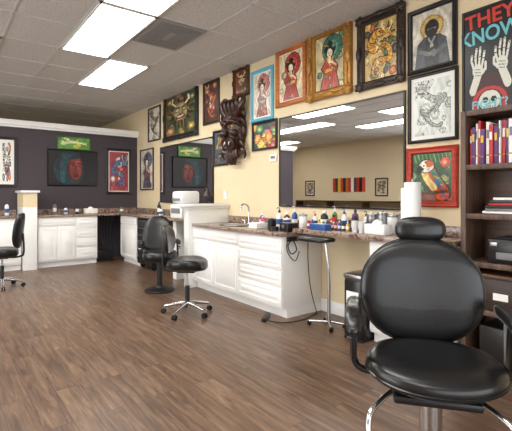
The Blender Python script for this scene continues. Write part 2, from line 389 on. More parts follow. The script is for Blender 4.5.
# ---------------------------------------------------------------- ROOM
X0,X1,Y0=-12.5,3.0,-4.5
b=B('floor'); b.bb(X0-.15,X1+.15,Y0-.15,YW+.15,-.1,0,'floor'); b.done()
b=B('ceiling'); b.bb(X0-.15,X1+.15,Y0-.15,YW+.15,CEIL+.012,CEIL+.1,'tile')
gx=[-4.04+.815*k for k in range(-10,9)]; gy=[1.22+.61*k for k in range(-9,4)]
for x in gx: b.bb(x-.011,x+.011,Y0,YW,CEIL+.006,CEIL+.013,'grid')
for y in gy: b.bb(X0,X1,y-.011,y+.011,CEIL+.006,CEIL+.013,'grid')
b.done()
b=B('wall_right'); b.bb(X0-.15,X1+.15,YW,YW+.15,0,CEIL+.012,'tan'); b.done()
b=B('wall_far'); b.bb(X0-.15,X0,Y0,YW,0,CEIL+.012,'tan2'); b.done()
b=B('wall_left')
wx=[(-6.6,-3.9),(-3.7,-1.0)]
b.bb(X0,-6.6,Y0-.15,Y0,0,CEIL+.012,'tan2'); b.bb(-1.0,X1,Y0-.15,Y0,0,CEIL+.012,'tan2'); b.bb(-3.9,-3.7,Y0-.15,Y0,0,CEIL+.012,'tan2')
for a,c in wx: b.bb(a,c,Y0-.15,Y0,0,.4,'tan2'); b.bb(a,c,Y0-.15,Y0,2.7,CEIL+.012,'tan2')
b.done()
b=B('wall_front')
b.bb(X1,X1+.15,Y0,-3.2,0,CEIL+.012,'tan2'); b.bb(X1,X1+.15,2.6,YW,0,CEIL+.012,'tan2'); b.bb(X1,X1+.15,-3.2,2.6,0,.4,'tan2'); b.bb(X1,X1+.15,-3.2,2.6,2.7,CEIL+.012,'tan2')
b.done()
k=1
for a,c in wx:
    b=B('window_%d'%k); k+=1
    for x in (a+.03,(a+c)/2,c-.03): b.bb(x-.03,x+.03,Y0-.1,Y0-.04,.4,2.7,'black')
    for z in (.43,2.67,2.1): b.bb(a,c,Y0-.1,Y0-.04,z-.03,z+.03,'black')
    b.done()
b=B('window_3')
for y in (-3.17,-1.25,.65,2.57): b.bb(X1+.04,X1+.1,y-.03,y+.03,.4,2.7,'black')
for z in (.43,2.67): b.bb(X1+.04,X1+.1,-3.2,2.6,z-.03,z+.03,'black')
b.done()
PY0=-1.2
b=B('wall_back'); b.bb(XB-.12,XB,PY0,YW,0,2.62,'dark'); b.done()
b=B('trim_1'); b.bb(XB-.17,XB+.05,PY0-.04,YW,2.62,2.66,'white'); b.bb(XB-.2,XB+.09,PY0-.06,YW,2.66,2.73,'white'); b.bb(XB-.22,XB+.11,PY0-.08,YW,2.73,2.75,'white'); b.done()
b=B('baseboard_right'); b.bb(-3.36,-2.37,YW-.018,YW,0,.14,'white',.004); b.bb(X0,XB-.13,YW-.018,YW,0,.12,'white'); b.bb(-.6,X1,YW-.018,YW,0,.12,'white'); b.done()
b=B('baseboard_left'); b.bb(X0,X1,Y0,Y0+.018,0,.12,'white',.004); b.done()
def panel(ix,iy):
    x=-4.04+.815*2*ix-1.63; y=1.22+.61*iy
    b=B('ceiling_light_panel'); z=CEIL
    b.bb(x+.03,x+1.6,y+.03,y+.58,z-.004,z+.011,'light')
    for a in ((x+.015,x+.035,y+.015,y+.595),(x+1.595,x+1.615,y+.015,y+.595),(x+.015,x+1.615,y+.015,y+.035),(x+.015,x+1.615,y+.575,y+.595)):
        b.bb(*a,z-.01,z+.011,'white')
    b.done()
for ix,iy in ((0,0),(1,0),(-1,1),(-1,-2),(2,-1),(0,-4),(-1,-6),(2,-5),(-3,-4),(-4,-7),(1,-8),(3,-3),(-2,-4)): panel(ix,iy)
b=B('air_vent'); x,y=-4.04-.815,1.83
b.bb(x+.02,x+.795,y+.02,y+.59,CEIL-.008,CEIL+.011,'vent')
for i in range(6):
    o=.05+i*.036
    for a in ((x+.02+o,x+.795-o,y+.02+o,y+.03+o),(x+.02+o,x+.795-o,y+.58-o,y+.59-o),(x+.02+o,x+.03+o,y+.02+o,y+.59-o),(x+.785-o,x+.795-o,y+.02+o,y+.59-o)): b.bb(*a,CEIL-.012,CEIL-.008,'grey')
b.done()
# ---------------------------------------------------------------- CABINETS (local front = -Y)
def rpanel(b,x0,x1,z0,z1,y,knob=None):
    g=.006; x0+=g;x1-=g;z0+=g;z1-=g; t=.018
    b.bb(x0,x1,y-t,y,z0,z1,'cab',.003)
    w=min(.05,(z1-z0)*.25)
    t2=bmesh.new(); rr=[]
    for off,d in ((w*.8,t),(w,t-.007),(w*1.25,t-.007),(w*1.6,t+.006)):
        rr.append([t2.verts.new(p) for p in ((x0+off,y-d,z0+off),(x1-off,y-d,z0+off),(x1-off,y-d,z1-off),(x0+off,y-d,z1-off))])
    for a,c in zip(rr,rr[1:]):
        for k in range(4): t2.faces.new((a[k],a[(k+1)%4],c[(k+1)%4],c[k]))
    t2.faces.new(rr[-1]); b.add(t2,'cab')
    for a in ((x0+w*.7,x1-w*.7,z0+w*.7,z0+w*.9),(x0+w*.7,x1-w*.7,z1-w*.9,z1-w*.7),(x0+w*.7,x0+w*.9,z0+w*.7,z1-w*.7),(x1-w*.9,x1-w*.7,z0+w*.7,z1-w*.7)):
        b.bb(a[0],a[1],y-t-.005,y-t+.001,a[2],a[3],'cab')
def cabinet(name,loc,w,d,h,cols,rz=0):
    b=B(name,loc,rz)
    b.bb(0,w,0,d,.1,h,'cab',.002); b.bb(0.0,w,.06,d,0,.1,'cab')
    x=0
    for frac,kind in cols:
        x1=x+w*frac
        if kind=='sinkdoor2':
            rpanel(b,x,x1,h-.17,h-.01,0); rpanel(b,x,(x+x1)/2,.12,h-.18,0); rpanel(b,(x+x1)/2,x1,.12,h-.18,0)
        elif kind=='door2':
            rpanel(b,x,(x+x1)/2,.12,h-.01,0); rpanel(b,(x+x1)/2,x1,.12,h-.01,0)
        elif kind=='dd':
            rpanel(b,x,x1,h-.17,h-.01,0); rpanel(b,x,x1,.12,h-.18,0)
        elif kind=='dr4':
            zs=[.12,.34,.52,.70,h-.01]
            for a,c in zip(zs,zs[1:]): rpanel(b,x,x1,a,c,0)
        x=x1
    return b.done()
CT=.93
cabinet('base_cabinet',(-5.32,2.95,0),1.95,.598,CT-.04,[(.58,'sinkdoor2'),(.42,'dr4')])
cabinet('drawer_cabinet',(-2.36,3.12,0),.74,.428,.93,[(.5,'dr4'),(.5,'dd')])
R90=math.radians(90)
cabinet('sink_base_cabinet',(XB+.6,1.45,0),1.05,.598,CT,[(.62,'sinkdoor2'),(.38,'dr4')],rz=R90)
cabinet('vanity_cabinet',(XB+.6,-.9,0),2.08,.598,CT,[(.35,'dr4'),(.65,'door2')],rz=R90)
cabinet('corner_cabinet',(XB+.62,2.97,0),.84,.578,CT,[(1,'dd')])
b=B('countertop'); b.bb(-5.3,-3.35,2.9,YW-.002,CT-.04,CT,'granite',.008); b.bb(-5.3,-3.35,YW-.022,YW-.002,CT,CT+.1,'granite',.003); b.done()
b=B('desk_countertop'); b.bb(-3.34,-1.62,3.06,YW-.002,.93,.98,'granite',.008); b.bb(-3.34,-1.62,YW-.022,YW-.002,.98,1.07,'granite',.003); b.done()
b=B('sink_countertop'); b.bb(XB+.002,XB+.65,1.45,2.915,CT,CT+.04,'granite',.008); b.bb(XB+.002,XB+.02,1.45,2.915,CT+.04,CT+.13,'granite'); b.done()
b=B('corner_countertop'); b.bb(XB+.002,-5.47,2.92,YW-.002,CT,CT+.04,'granite',.008); b.bb(XB+.002,XB+.02,2.92,YW-.03,CT+.04,CT+.13,'granite'); b.bb(XB+.02,-5.47,YW-.022,YW-.002,CT+.04,CT+.13,'granite'); b.done()
b=B('vanity_countertop'); b.bb(XB+.002,XB+.65,-.9,1.18,CT,CT+.04,'granite',.008); b.bb(XB+.002,XB+.02,-.9,1.18,CT+.04,CT+.13,'granite'); b.done()
b=B('trim_2'); b.bb(-6.1,-5.98,3.0,3.5,0,CT,'cab'); b.done()
b=B('wall_pony_1'); b.bb(-5.46,-5.33,2.86,YW,0,1.17,'white',.003); b.bb(-5.52,-5.27,2.78,YW,1.17,1.21,'white',.01); b.bb(-5.49,-5.3,2.82,YW,1.14,1.17,'white'); b.done()
b=B('wall_pony_2'); b.bb(XB,XB+.7,1.2,1.42,0,1.12,'white',.003);b.bb(XB,XB+.7,1.2,1.42,1.12,1.38,'tan'); b.bb(XB,XB+.74,1.16,1.46,1.38,1.42,'white',.008); b.done()
b=B('tool_chest',(-7.5,2.96,0)); b.bb(0,.66,0,.5,.08,.92,'black',.01)
for i in range(6): z=.12+i*.13; b.bb(.02,.64,-.012,0,z,z+.118,'black',.006); b.bb(.06,.6,-.03,-.012,z+.09,z+.105,'steel',.004)
for x in(.08,.58):
    for y in(.08,.42): b.cyl((x-.02,y,.04),(x+.02,y,.04),.04,'rub',seg=14); b.bb(x-.015,x+.015,y-.02,y+.02,.04,.085,'steel')
b.done()
# ---------------------------------------------------------------- mirrors
def mirror(name,x0,x1,z0,z1):
    b=B(name,((x0+x1)/2,YW-.001,(z0+z1)/2)); w=x1-x0;h=z1-z0
    b.bb(-w/2,w/2,-.012,0,-h/2,h/2,'mirror'); ring(b,w+.02,h+.02,[(0,0),(0,.02),(.018,.02),(.018,.012)],'fblack'); b.done()
mirror('wall_mirror',-4.1,-2.28,1.2,2.33)
mirror('wall_mirror',-7.75,-5.75,1.2,2.28)
# ---------------------------------------------------------------- artworks on right wall
wframe('framed_sketch_print',149,161,107,141,dragon((214,208,192),[(184,174,156),(160,150,140)],(110,100,95),1,36,56,wn=6),'fblack',bd=.03)
wframe('framed_hannya_painting',165,199,89,139,face((60,76,50),[(130,110,50),(70,96,60),(150,100,60)],(140,124,76),2),'fblack',bd=.09,dp=.045,matb=.0,liner='gold',ornate=True)
wframe('framed_koi_print',204,220,81,124,dragon((80,40,34),[(150,60,50),(60,60,80),(180,110,70)],(196,104,60),3,44,76),'dbrown',bd=.045)
wframe('framed_folk_painting',234,250,67,97,face((120,80,40),[(160,50,36),(90,60,40)],(200,160,100),4,40,46),'dgold',bd=.055,ornate=True)
wframe('framed_pinup_print',252,274,69,121,woman((218,208,186),[(190,110,100),(130,150,150)],(150,66,56),5,60,88),'cyan',bd=.045,matb=.02)
c=Cv(90,76,(56,70,60)); rs=np.random.RandomState(6)
for i in range(22): flower(c,rs.rand(),rs.rand(),.12+.06*rs.rand(),[(196,50,70),(226,140,60),(80,140,90),(190,90,150),(230,200,90)][i%5])
wframe('framed_flower_print',253,278,121,150,c.finish(6),'fblack',bd=.035)
wframe('framed_geisha_print',277,307,47,105,woman((224,206,164),[(176,46,38),(40,46,50),(210,160,80)],(178,42,34),7),'orange',bd=.06,dp=.035,matb=.012)
wframe('framed_warrior_painting',310,353,26,98,woman((196,182,136),[(60,120,96),(196,70,44),(216,170,70)],(186,60,40),8,90,128),'gold',bd=.105,dp=.055,ornate=True)
wframe('framed_dragon_painting',359,406,12,87,dragon((206,172,104),[(80,104,56),(186,90,40),(216,190,120),(60,60,50)],(214,150,44),9,96,140,th=.085,wn=18),'dbrown',bd=.085,dp=.045,liner='gold',ornate=True)
c=Cv(90,128,(198,192,176)); c.el(.5,.3,.3,.21,(170,130,60)); c.el(.5,.3,.27,.19,(208,176,100))
for k in range(24): c.line([(.5+math.cos(k*.262)*.25,.3+math.sin(k*.262)*.25/c.asp),(.5+math.cos(k*.262)*.3,.3+math.sin(k*.262)*.3/c.asp)],.006,(110,80,40))
c.poly([(.3,.46),(.7,.46),(.86,.56),(.95,1),(.05,1),(.14,.56)],(58,62,68)); c.poly([(.36,.46),(.64,.46),(.7,1),(.3,1)],(36,38,44)); c.el(.5,.33,.18,.16,(26,26,30)); c.el(.5,.31,.12,.09,(128,112,100)); c.el(.5,.25,.15,.06,(34,34,38)); c.rect(.38,.285,.62,.32,(14,14,16)); c.el(.5,.38,.1,.05,(34,32,34)); c.line([(.42,.5),(.5,.6),(.58,.5)],.02,(150,150,150)); c.ci(.5,.64,.05,(170,165,150))
c.line([(.2,.7),(.45,.78),(.55,.74)],.05,(110,108,108)); c.line([(.8,.7),(.55,.8)],.05,(96,96,98))
for k in range(5): c.line([(.15+.03*k,.6+.02*k),(.12+.05*k,1)],.006,(90,94,100)); c.line([(.85-.03*k,.6+.02*k),(.88-.05*k,1)],.006,(90,94,100))
wframe('framed_saint_portrait',409,458,5,71,c.finish(3,warp=.008,age=.05),'fblack',bd=.045,dp=.03)
c=dragon((234,234,228),[(214,216,212),(200,203,201),(188,192,190)],(150,154,152),12,90,130,th=.065,wn=16)
g=c.a.mean(axis=2,keepdims=True); c.a=np.clip(g*.85+32,0,236)*np.array((.96,.98,.95))
wframe('framed_dragon_sketch',409,459,72,142,c,'fblack',bd=.03,matb=.035)
c=Cv(100,120,(52,84,54)); waves(c,np.random.RandomState(5),[(76,130,70),(40,80,50),(140,150,70)],18,.1)
for k in range(10):
    x=.05+.1*k; c.line([(x,.02),(x+.06,.2),(x+.02,.34)],.03,(40,96,46)); c.line([(x,.02),(x+.05,.18)],.012,(110,160,80))
c.rect(0,.8,1,1,(140,70,40)); c.line([(.35,.3),(.6,.66),(.78,.85)],.21,(20,26,26)); c.line([(.36,.32),(.58,.64),(.76,.84)],.18,(196,74,40)); c.line([(.3,.42),(.42,.6),(.55,.72)],.08,(226,196,110)); c.line([(.55,.42),(.72,.68)],.07,(60,130,70))
for k in range(6): c.line([(.52+.04*k,.42+.07*k),(.62+.045*k,.46+.075*k)],.014,[(40,100,160),(226,170,60)][k%2])
c.line([(.62,.6),(.84,.9)],.05,(40,96,160)); c.line([(.7,.7),(.92,.96)],.025,(196,50,40))
c.el(.36,.27,.21,.15,(20,26,26)); c.el(.36,.27,.185,.13,(224,216,196)); c.el(.42,.22,.12,.07,(206,84,44)); c.ci(.3,.25,.06,(240,238,225)); c.ci(.3,.25,.035,(236,206,80)); c.ci(.3,.25,.017,K); c.poly([(.2,.24),(.3,.32),(.14,.44),(.1,.32)],(36,34,34)); c.line([(.05,.86),(.95,.8)],.035,(84,52,32)); c.line([(.42,.8),(.46,.86)],.02,(60,56,50)); c.line([(.54,.8),(.58,.85)],.02,(60,56,50)); flower(c,.84,.2,.13,(216,80,60)); flower(c,.12,.7,.1,(236,190,70))
wframe('framed_parrot_painting',408,459,147,207,c.finish(9,warp=.01),'red',bd=.055,dp=.035,liner='fblack')
wframe('framed_flash_print',141,154,149,190,woman((210,200,180),[(60,90,120),(180,60,50)],(60,70,90),14,40,70),'fblack',bd=.03,matb=.01)
wframe('framed_ship_print',214,229,130,166,dragon((70,80,90),[(50,60,80),(110,90,70)],(160,134,90),15,36,60),'fblack',bd=.03)
# poster
xa,_=wp(463,0); xb,_=wp(520,0); xc=(xa+xb)/2; Z=xc*DX+YW*DY; zt=H+190*Z/F; zb=H+(HOR-112)*Z/F; W=xb-xa; Hh=zt-zb
c=Cv(110,150,(16,22,26)); CY=(110,178,186); WH=(214,212,198); RD=(186,40,36)
c.ci(.5,.93,.4,(60,20,22)); c.el(.5,.92,.34,.15,RD); c.el(.5,.92,.25,.12,(18,18,22)); c.el(.5,.91,.21,.1,WH); c.el(.42,.9,.055,.03,(10,10,10)); c.el(.58,.9,.055,.03,(10,10,10)); c.poly([(.5,.92),(.47,.95),(.53,.95)],(10,10,10))
for k in range(6): c.line([(.4+.04*k,.965),(.4+.04*k,.99)],.006,(10,10,10))
def hand(cx,cy,fl,base,colr):
    for q,cc in ((.016,(8,10,12)),(0,colr)):
        c.line([(cx+fl*.1,cy+.26),(cx,cy+.12)],.07+q,cc); c.el(cx,cy+.07,.105+q,.07+q*.7,cc)
        for (x0,x1,x2,l) in ((-.085,-.13,-.12,.09),(-.035,-.05,-.025,.15),(.02,.035,.05,.155),(.075,.11,.13,.11)):
            c.line([(cx+x0,cy+.04),(cx+x1,cy-l*.45),(cx+x2,cy-l)],.021+q,cc)
        c.line([(cx-fl*.08,cy+.1),(cx-fl*.15,cy+.06),(cx-fl*.15,cy+.0)],.023+q,cc)
    for (x0,x1,x2,l) in ((-.085,-.13,-.12,.09),(-.035,-.05,-.025,.15),(.02,.035,.05,.155),(.075,.11,.13,.11)):
        c.line([(cx+x1-.015,cy-l*.45),(cx+x1+.015,cy-l*.45)],.006,base); c.ci(cx+x2,cy-l,.012,base)
    for k in range(3): c.line([(cx-.06,cy+.05+.03*k),(cx+.05,cy+.06+.03*k)],.006,base)
hand(.27,.53,-1,(70,120,126),WH); hand(.74,.5,1,(50,100,110),WH); c.noise(4,1)
po=framed('framed_poster',(xc,YW-.001,(zt+zb)/2),W,Hh,c,'fblack',bd=.02,dp=.02)
def text(s,par,loc,size,m,sx=1,ry=0):
    cu=bpy.data.curves.new(s,'FONT'); cu.body=s; cu.size=size; cu.align_x='CENTER'; cu.extrude=.001; cu.offset=size*.02
    o=bpy.data.objects.new('lettering_'+s.strip('?').lower(),cu); scene.collection.objects.link(o); cu.materials.append(M[m]); o.parent=par; o.location=loc; o.rotation_euler=(R90,ry,0); o.scale=(sx,1,1); return o
M['tred']=mat('print_red',(206,60,44),.5); M['tcy']=mat('print_cyan',(110,190,200),.5); M['twh']=mat('print_white',(225,222,205),.5)
text('THEY',po,(0,-.0105,Hh*.5-.15),.165,'tred',.95,-.06); text('KNOW',po,(0,-.0105,Hh*.5-.285),.165,'tcy',.85,-.06); text('FIGHT?',po,(0,-.0105,-Hh*.5+.04),.09,'tcy',1)
bframe('framed_skull_print',-4,17,137,187,face((225,222,214),[(50,90,140),(180,70,60)],(200,196,184),20,60,84),'fblack',bd=.05,matb=.05)
c=Cv(90,64,(20,14,18)); c.ci(.42,.55,.33,(26,58,68)); c.ci(.3,.4,.18,(20,46,56)); c.el(.54,.5,.17,.4,(70,26,26)); c.el(.56,.48,.14,.36,(140,52,46)); c.el(.6,.4,.06,.14,(176,84,70)); c.line([(.45,.38),(.52,.36)],.012,(20,10,10)); c.line([(.6,.37),(.67,.39)],.012,(20,10,10)); c.ci(.49,.44,.016,(10,6,6)); c.ci(.63,.45,.016,(10,6,6)); c.el(.57,.72,.05,.04,(90,14,18)); c.line([(.57,.45),(.585,.6)],.01,(90,30,28)); c.el(.45,.12,.22,.13,(24,50,60))
for k in range(7): c.line([(.3+.03*k,.1),(.22+.02*k,.5),(.26+.01*k,.95)],.006,(50,96,104))
c.a*=.8
bframe('framed_portrait_poster',47,97,150,186,c.finish(2,warp=.012,age=0),'fblack',bd=.03)
bframe('framed_tattoo_poster',106,131,149,194,dragon((160,50,60),[(60,80,140),(210,196,180),(180,44,50)],(70,96,150),22,56,96),'fblack',bd=.05,matb=.02)
c=Cv(90,36,(96,150,60)); waves(c,np.random.RandomState(3),[(190,200,70),(60,120,60),(220,226,170)],14,.08); c.line([(.1,.6),(.4,.4),(.9,.5)],.04,(210,220,160))
bframe('framed_banner_sign',57,90,137,150,c.finish(4),'green',bd=.02)
# ---------------------------------------------------------------- carved mask
xm,_=wp(238,0); Z=xm*DX+YW*DY; zc=H+(HOR-132)*Z/F
b=B('carved_wooden_mask',(xm,YW-.002,zc))
def mk(p):
    x,y,z=p
    w=1.0-.35*max(0,-y/.36)**1.5
    return (x*w,y,max(z,-.02))
b.cush((0,-.02,0),(.19,.36,.2),'mask',1,1,rot=RXp,fn=mk,nu=40,nv=20)
b.cush((0,-.2,.0),(.045,.09,.08),'mask',1,1); b.cush((0,-.25,-.05),(.06,.05,.045),'mask',1,1)
for sx in(-1,1):
    b.tube([(0,-.2,.07),(sx*.07,-.22,.12),(sx*.14,-.16,.1),(sx*.18,-.08,.04)],[.025,.035,.03,.015],'mask')
    b.cush((sx*.08,-.175,.05),(.04,.03,.028),'gold',1,1,nu=16,nv=8); b.cush((sx*.08,-.2,.05),(.014,.014,.014),'rub',1,1,nu=10,nv=6)
    b.cush((sx*.11,-.15,-.04),(.06,.07,.055),'mask',1,1)
    b.tube([(sx*.03,-.2,-.1),(sx*.1,-.19,-.14),(sx*.09,-.15,-.22),(0,-.14,-.25)],[.022,.026,.024,.022],'mask')
    b.tube([(sx*.1,-.1,.2),(sx*.2,-.12,.3),(sx*.24,-.1,.4),(sx*.16,-.1,.46),(sx*.1,-.09,.41)],[.05,.045,.035,.022,.01],'mask')
    for k in range(7):
        z=.3-.1*k; o=.15+.04*math.sin(k*1.3)
        b.tube([(sx*o*.7,-.07,z),(sx*(o+.03),-.1,z+.03),(sx*(o+.06),-.08,z-.03),(sx*(o+.02),-.06,z-.08)],[.035,.03,.02,.008],'mask',seg=8,sub=4)
    b.cush((sx*.19,-.06,.0),(.035,.03,.08),'mask',1,1)
    b.tube([(sx*.05,-.14,-.13),(sx*.05,-.2,-.16),(sx*.055,-.21,-.2)],[.012,.01,.003],'paper',seg=6,sub=3)
b.cush((0,-.13,-.17),(.075,.06,.035),'redp',1,1)
for k in range(5):
    x=(k-2)*.045; b.tube([(x,-.1,-.26),(x*1.1,-.12,-.36),(x*.5,-.08,-.46)],[.03,.025,.006],'mask',seg=8,sub=4)
    b.tube([(x*1.6,-.12,.24),(x*1.9,-.16,.36),(x*1.2,-.1,.44)],[.04,.03,.01],'mask',seg=8,sub=4)
b.cush((0,-.032,.0),(.15,.03,.3),'mask',1,1)
o=b.done(); o.scale=(1.18,1,1.08)
# ---------------------------------------------------------------- client chair (foreground)
def star(b,r,z,m,c=(0,0)):
    for k in range(5):
        a=2*math.pi*k/5+.3; x=math.cos(a);y=math.sin(a)
        b.tube([(c[0],c[1],z+.04),(c[0]+x*r*.5,c[1]+y*r*.5,z+.025),(c[0]+x*r,c[1]+y*r,z)],[.024,.02,.014],m,sub=4)
        px,py=c[0]+x*r,c[1]+y*r
        b.cyl((px,py,z),(px,py,.05),.008,'chrome',seg=8)
        for s_ in(-1,1):
            qx=px+x*.015-y*.014*s_; qy=py+y*.015+x*.014*s_
            b.cyl((qx+y*.008,qy-x*.008,.028),(qx-y*.008,qy+x*.008,.028),.028,'rub',seg=14)
cx=DX*1.64+RX*.69; cy=DY*1.64+RY*.69
b=B('tattoo_client_chair',(cx,cy,0),math.radians(38))
b.lathe([(.30,0),(.31,.012),(.29,.03),(.12,.05),(.07,.075),(.065,.1)],'chrome')
b.cyl((0,0,.08),(0,0,.36),.058,'chrome',seg=28); b.cyl((0,0,.36),(0,0,.585),.042,'chrome',seg=28); b.cyl((0,0,.34),(0,0,.37),.064,'black',seg=28)
b.box((0,.0,.592),(.3,.34,.03),'black',.01)
def sf(p):
    x,y,z=p; return (x*(1-.08*(y/.24)), y, z+ (.012*(x/.26)**2+.01*max(0,y/.24)**2 -.02*max(0,-y/.24)**3))
def loop(a,bb,e,z,n=40,fn=None):
    pts=[]
    for i in range(n):
        t=2*math.pi*i/n; c_=math.cos(t);s_=math.sin(t)
        p=(a*math.copysign(abs(c_)**e,c_),bb*math.copysign(abs(s_)**e,s_),z)
        pts.append(fn(p) if fn else p)
    return pts
b.cush((.01,.025,.655),(.255,.228,.05),'vinyl',.6,.85,fn=sf,nu=56)
b.tube([(x+.01,y+.025,z+.655) for x,y,z in loop(.255,.228,.85,-.01,fn=sf)],.006,'vinyl',seg=6,sub=1,closed=True)
def bf(p):
    x,y,z=p; t=y/.235
    w=1-.22*max(0,t)**2-.12*max(0,-t)**2
    return (x*w,y,z+.45*x*x)
Rb=Matrix.Rotation(math.radians(90-7),4,'X')
b.cush((-.005,.275,.905),(.262,.235,.045),'vinyl',.65,.74,rot=Rb,fn=bf,nu=56)
mxb=Matrix.Translation((-.005,.275,.905))@Rb
b.tube([tuple(mxb@Vector(p)) for p in loop(.262,.235,.74,-.008,fn=bf)],.006,'vinyl',seg=6,sub=1,closed=True)
b.cush((.0,.32,1.178),(.112,.06,.042),'vinyl',.7,.72,rot=Rb)
b.box((.0,.345,1.08),(.05,.012,.2),'steel',.003)
for s_ in(-1,1):
    b.box((s_*.06,.27,.66),(.035,.03,.16),'chrome',.006); b.box((s_*.06,.19,.59),(.035,.2,.02),'chrome',.005)
b.box((0,.3,.70),(.22,.02,.1),'black',.01)
for s_ in(-1,1):
    b.cush((s_*.295,.02,.865),(.034,.17,.026),'vinyl',.6,.6,fn=lambda p:(p[0],p[1],p[2]-2.2*min(0,p[1]+.02)**2))
    b.tube([(s_*.13,.06,.6),(s_*.25,.06,.6),(s_*.295,.06,.64),(s_*.295,.05,.75),(s_*.295,.03,.85)],.014,'black')
    b.box((s_*.295,.04,.75),(.022,.11,.18),'vinyl',.009)
    b.tube([(s_*.13,-.05,.585),(s_*.2,-.15,.57),(s_*.24,-.22,.53),(s_*.225,-.26,.4),(s_*.2,-.32,.22)],.011,'chrome')
b.tube([(-.2,-.32,.22),(-.2,-.42,.18),(0,-.46,.17),(.2,-.42,.18),(.2,-.32,.22)],.011,'chrome')
b.box((0,-.39,.19),(.34,.1,.02),'rub',.008)
b.done()
def stool(name,loc,rz,seat=.57,bw=.2,bh=.14,bz=.2,sr=.22,basem='chrome'):
    b=B(name,loc,rz); star(b,.26,.085,basem)
    b.cyl((0,0,.1),(0,0,.32),.026,'black'); b.cyl((0,0,.3),(0,0,seat-.08),.015,'chrome')
    b.box((0,0,seat-.085),(.2,.2,.02),'black',.006); b.tube([(.02,0,seat-.09),(.16,-.02,seat-.1),(.22,-.03,seat-.095)],.006,'chrome',seg=6)
    b.cush((0,0,seat-.02),(sr,sr*.95,.065),'vinyl',.5,.85,fn=lambda p:(p[0],p[1],p[2]+.6*p[0]**2))
    b.tube([(0,.08,seat-.085),(0,.22,seat-.08),(0,.28,seat-.02),(0,.27,seat+bz-.04)],.014,'black')
    b.cush((0,.24,seat+bz),(bw,bh,.035),'vinyl',.6,.75,rot=Rb,fn=lambda p:(p[0],p[1],p[2]+1.2*p[0]**2))
    return b.done()
stool('rolling_stool',(-4.19,2.24,0),math.radians(140),bh=.16,bz=.27,bw=.19,sr=.24)
stool('office_chair',(-7.0,.74,0),math.radians(-20),seat=.52,bh=.26,bz=.3)
b=B('tattoo_arm_chair',(-5.44,2.47,0),math.radians(70))
b.lathe([(.20,0),(.21,.012),(.19,.03),(.07,.05),(.05,.08)],'black'); b.cyl((0,0,.07),(0,0,.42),.04,'black')
b.box((0,0,.43),(.3,.34,.03),'black',.01)
b.cush((0,0,.5),(.24,.25,.07),'vinyl',.5,.7); b.cush((0,.24,.78),(.22,.26,.055),'vinyl',.55,.7,rot=Matrix.Rotation(math.radians(90-16),4,'X'),fn=lambda p:(p[0]*(1-.2*(p[1]/.26)),p[1],p[2]+.6*p[0]**2))
b.box((0,.2,.5),(.1,.2,.04),'black',.01)
for s_ in(-1,1):
    b.cush((s_*.25,.0,.68),(.035,.18,.03),'vinyl',.6,.6); b.tube([(s_*.15,.05,.43),(s_*.25,.05,.45),(s_*.25,.05,.66)],.014,'black'); b.cyl((s_*.255,-.02,.6),(s_*.285,-.02,.6),.02,'chrome',seg=12)
b.done()
# ---------------------------------------------------------------- bookcase
bx0,bx1,by0,by1=-1.58,-.62,3.2,YW-.015
b=B('bookcase'); 
for x in (bx0,bx1-.04): b.bb(x,x+.04,by0,by1,0,1.98,'shelf',.003)
SH=[.05,.45,.8,1.16,1.53,1.94]
for z in SH: b.bb(bx0+.04,bx1-.04,by0+.005,by1,z,z+.04,'shelf',.003)
b.bb(bx0+.04,bx1-.04,by1-.012,by1,.05,1.98,'brown'); b.done()
b=B('row_of_books'); x=bx0+.05; rs=random.Random(3)
cols=['redp','fblack','paper','redp','dbrown','purple','fblack','pink','redp','grey','paper','green','fblack','tred','yellow','blue']
i=0
while x<bx1-.1:
    w=rs.uniform(.012,.034); h=rs.uniform(.2,.33); tl=rs.uniform(-.04,.06) if i%5==4 else 0; dy=rs.uniform(-.01,.03)
    b.box((x+w/2,by0+.14+dy,1.572+h/2),(w,.2,h),cols[(i*5+i//3)%16],.003,rot=Matrix.Rotation(tl,4,'Y')); b.box((x+w/2,by0+.039+dy,1.575+h*.7),(w*.6,.003,h*.2),['paper','yellow','grey'][i%3],rot=Matrix.Rotation(tl,4,'Y'))
    b.box((x+w/2,by0+.039+dy,1.575+h*.2),(w*.7,.003,.01),'gold'); x+=w+.002+abs(tl)*.15; i+=1
b.done()
b=B('magazine_stack'); 
for k in range(6): b.box((-1.22+.01*(k%2),by0+.16,1.2+.012+k*.02),(.42-.02*k,.26,.018),['paper','grey','dbrown','redp','fblack','paper'][k],.003,rot=Matrix.Rotation(.06*(k-2),4,'Z'))
b.done()
b=B('leather_case'); b.box((-.88,by0+.16,1.2+.08),(.2,.2,.16),'dbrown',.015); b.box((-.88,by0+.055,1.29),(.05,.01,.03),'gold',.002); b.done()
b=B('printer'); b.box((-1.15,by0+.18,.84+.09),(.5,.3,.18),'fblack',.02); b.box((-1.15,by0+.03,.9),(.36,.04,.05),'grey',.006); b.box((-1.15,by0+.16,1.025),(.4,.2,.012),'rub',.004); b.box((-1.35,by0+.028,.98),(.05,.01,.03),'steel',.002); b.done()
b=B('storage_box'); b.box((-1.3,by0+.16,.49+.12),(.4,.28,.24),'dbrown',.006); b.box((-1.3,by0+.16,.49+.25),(.42,.3,.03),'brown',.006); b.box((-1.3,by0+.018,.6),(.1,.006,.05),'paper'); b.done()
b=B('file_box'); b.box((-.88,by0+.16,.49+.1),(.34,.28,.2),'grey',.006); b.box((-.88,by0+.16,.49+.21),(.36,.3,.03),'fblack',.006); b.done()
b=B('equipment_case'); b.box((-1.1,by0+.16,.09+.14),(.7,.28,.28),'fblack',.01); b.box((-1.1,by0+.016,.25),(.12,.01,.03),'steel',.003); b.done()
